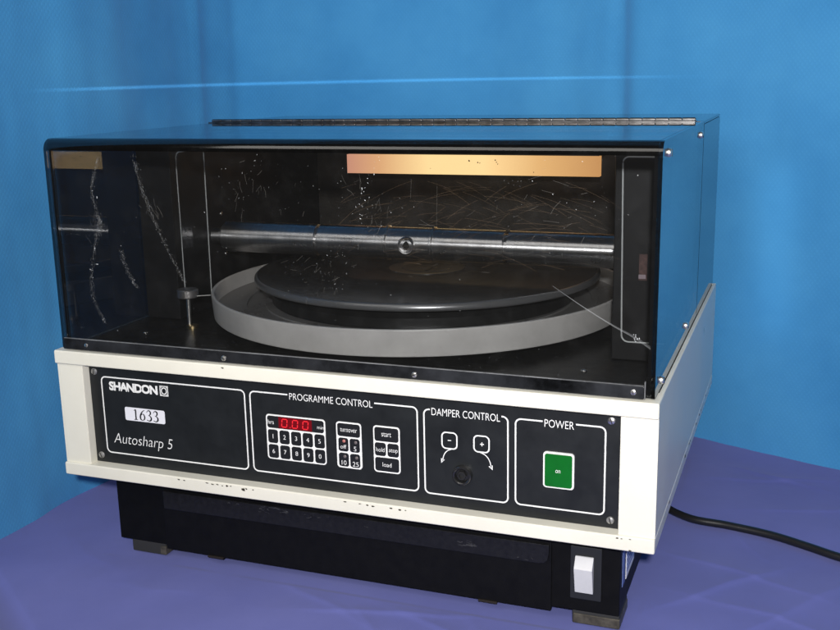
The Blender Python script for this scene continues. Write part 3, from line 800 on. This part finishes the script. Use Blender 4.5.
# ------------------------------------------------------------------ drape and cloth
bm = bmesh.new(); uvl = bm.loops.layers.uv.new('UVMap')
plan = catmull([(-.112, -.14, 0), (-.104, .02, 0), (-.098, .11, 0), (-.090, .20, 0), (-.088, .34, 0), (-.074, .455, 0), (-.055, .505, 0), (.04, .60, 0), (.20, .652, 0), (.33, .622, 0), (.405, .594, 0), (.440, .572, 0), (.54, .539, 0), (.709, .477, 0), (1.0, .385, 0), (1.6, .22, 0)], 14)
s = 0; arc = [0]
for a, b_ in zip(plan, plan[1:]): s += (b_-a).length; arc.append(s)
NZ = 70; Zs = [FZ-.0006+1.15*(k/NZ)**1.15 for k in range(NZ+1)]
grid = []
for i, p in enumerate(plan):
    t = (plan[min(i+1, len(plan)-1)]-plan[max(i-1, 0)]).normalized(); nn = Vector((t.y, -t.x, 0))
    row = []
    for z in Zs:
        u = arc[i]
        d = .0105*noise.noise(Vector((u*5.5, z*.9, 3.1)))+.0034*noise.noise(Vector((u*15, z*2.6, 7.7)))+.0012*noise.noise(Vector((u*32, z*9, 9.7)))+.0006*noise.noise(Vector((u*60, z*20, 1.7)))
        # two soft vertical creases
        for (cx_, cy_, amp, wd) in ((-.084, .415, .0045, .006), (.424, .580, -.006, .016)):
            dd = math.hypot(p.x-cx_, p.y-cy_); d += amp*math.exp(-(dd/wd)**2)
        foot = max(0, 1-(z-FZ)/.06); d += .010*foot*foot*noise.noise(Vector((u*9, 0, 5)))
        row.append(bm.verts.new((p.x+nn.x*d, p.y+nn.y*d, z)))
    grid.append(row)
for i in range(len(plan)-1):
    for k in range(NZ):
        f = bm.faces.new((grid[i][k], grid[i+1][k], grid[i+1][k+1], grid[i][k+1]))
        for l, (a, z) in zip(f.loops, ((arc[i], Zs[k]), (arc[i+1], Zs[k]), (arc[i+1], Zs[k+1]), (arc[i], Zs[k+1]))): l[uvl].uv = (a, z)
dro = finish('backdrop', bm, M['drape'], smooth=180)
dro['kind'] = 'structure'; dro['label'] = 'blue textured drape hanging as a curved backdrop behind the machine'; dro['category'] = 'drape'

bm = bmesh.new(); uvl = bm.loops.layers.uv.new('UVMap')
creases = []
def crease(x0, y0, x1, y1, amp, w): creases.append((Vector((x0, y0)), Vector((x1, y1)), amp, w))
for a in ((.55, .08, .66, .20, .0035, .010), (.54, .20, .70, .14, .0028, .009), (.60, .02, .74, .22, .0035, .014), (.56, .40, .72, .44, .003, .012), (.60, .32, .80, .38, .0025, .012), (.58, .45, .70, .40, .003, .01),
          (.25, -.02, .42, .02, .0028, .008), (.30, .00, .36, -.06, .0025, .007), (.20, .03, .34, -.03, .0020, .009), (.33, .01, .47, -.04, .003, .010), (.40, .02, .46, -.08, .0022, .008),
          (.06, -.03, .16, -.02, .0014, .016), (-.05, .05, .08, -.02, .0014, .02), (.55, .02, .64, -.06, .003, .009), (.56, .12, .74, .07, .0025, .008), (.585, .30, .64, .20, .002, .008)): crease(*a)
def lin(a, b_, n): return [a+(b_-a)*i/n for i in range(n+1)]
XS = lin(-1.2, -.22, 12)[:-1]+lin(-.22, .95, 470)+lin(.95, 2.0, 12)[1:]
YS = lin(-1.3, -.22, 12)[:-1]+lin(-.22, .70, 370)+lin(.70, 1.2, 8)[1:]
def H(x, y):
    h = .0018*noise.noise(Vector((x*7, y*7, 2.2)))+.0007*noise.noise(Vector((x*24, y*24, 4.4)))
    p = Vector((x, y))
    for a, b_, amp, w in creases:
        if not (min(a.x, b_.x)-.04 < x < max(a.x, b_.x)+.04 and min(a.y, b_.y)-.04 < y < max(a.y, b_.y)+.04): continue
        abx, aby = b_.x-a.x, b_.y-a.y; L2 = abx*abx+aby*aby
        t = max(0, min(1, ((x-a.x)*abx+(y-a.y)*aby)/L2)); ln = math.sqrt(L2)
        side = ((x-a.x)*aby-(y-a.y)*abx)/ln + w*.5*noise.noise(Vector((t*3, a.x*9, a.y*9)))
        fade = math.sin(math.pi*min(1, max(0, t*.92+.04)))
        # sharp on one side, soft on the other, like a fold mark
        h += .62*amp*fade*(math.exp(-side/(w*.35)) if side > 0 else math.exp(side/(w*1.3)))
    # cloth drops over the table's near left corner
    nl = Vector((-.05, -.07)).normalized(); dd = (p-Vector((-.002, -.093))).dot(nl)
    if dd > -.012:
        k = dd+.012; h -= min(k*k*70, k*2.5)
    inside = .02 < x < .54 and .02 < y < .46
    return FZ-.0004+(min(h, 0.0) if inside else h)
V = [[bm.verts.new((x, y, H(x, y))) for y in YS] for x in XS]
for i in range(len(XS)-1):
    for k in range(len(YS)-1):
        f = bm.faces.new((V[i][k], V[i+1][k], V[i+1][k+1], V[i][k+1]))
        for l in f.loops: l[uvl].uv = (l.vert.co.x, l.vert.co.y)
clo = finish('tablecloth', bm, M['cloth'], smooth=180)
clo['kind'] = 'structure'; clo['label'] = 'creased violet blue cloth covering the table under the machine'; clo['category'] = 'tablecloth'

# ------------------------------------------------------------------ light
w = bpy.data.worlds.new('World'); scene.world = w; w.use_nodes = True
bg = w.node_tree.nodes['Background']; bg.inputs['Color'].default_value = (1, .97, .94, 1); bg.inputs['Strength'].default_value = .035
def area(name, loc, target, size, power, col=(1, 1, 1), spread=180, size_y=None):
    l = bpy.data.lights.new(name, 'AREA'); l.energy = power; l.color = col; l.size = size
    if size_y: l.shape = 'RECTANGLE'; l.size_y = size_y
    else: l.shape = 'DISK'
    l.spread = math.radians(spread)
    o = bpy.data.objects.new(name, l); COL.objects.link(o); o.location = loc
    o.rotation_euler = (Vector(target)-Vector(loc)).to_track_quat('-Z', 'Y').to_euler(); return o
FL = Vector((.705, -.930, .372))
area('flash', FL, (.24, .60, .24), .04, 8.6, (1, .985, .96), 120)
area('ceiling_bounce', (-.05, -2.1, 2.0), (.15, .2, .1), 2.8, 27, (1, .96, .90), 180, 1.2)
# added lamps imitate flash thrown back off the glossy hood on to the drape
st = bpy.data.lights.new('hood_top_glint', 'SPOT'); st.energy = 13; st.spot_size = math.radians(108); st.spot_blend = .6; st.shadow_soft_size = .002; st.color = (.85, .95, 1)
so = bpy.data.objects.new('hood_top_glint', st); COL.objects.link(so); so.location = (.300, .020, .2362)
so.rotation_euler = (Vector((-.013, .66, .2372))-so.location).to_track_quat('-Z', 'Y').to_euler(); so.scale = (1, .0022, 1)
area('hood_side_glint', (.566, .200, .085), (.566+.166*.5, .2+.985*.5, .085-.17*.5), .044, .008, (1, .98, .95), 14, .19)

# ------------------------------------------------------------------ camera
cam = bpy.data.cameras.new('camera'); co = bpy.data.objects.new('camera', cam); COL.objects.link(co)
cx0, cy0, cz0 = .6564, -.7626, .2457
rx, ry, rz = -.2276, .0197, .3609
Rm = Matrix.Rotation(rz, 3, 'Z') @ Matrix.Rotation(rx, 3, 'X') @ Matrix.Rotation(ry, 3, 'Y')
c0, c1, c2 = Rm.col[0], Rm.col[1], Rm.col[2]
m4 = Matrix(((c0[0], c2[0], -c1[0], cx0), (c0[1], c2[1], -c1[1], cy0), (c0[2], c2[2], -c1[2], cz0), (0, 0, 0, 1)))
co.matrix_world = m4
cam.sensor_width = 36; cam.lens = 36*1040.6/840; cam.clip_start = .02; cam.clip_end = 50
scene.camera = co
scene.view_settings.view_transform = 'Standard'; scene.view_settings.look = 'None'
scene.view_settings.exposure = 0; scene.view_settings.gamma = 1
scene.cycles.max_bounces = 16; scene.cycles.transparent_max_bounces = 24; scene.cycles.glossy_bounces = 8
scene.cycles.use_denoising = True
scene.cycles.sample_clamp_indirect = 6
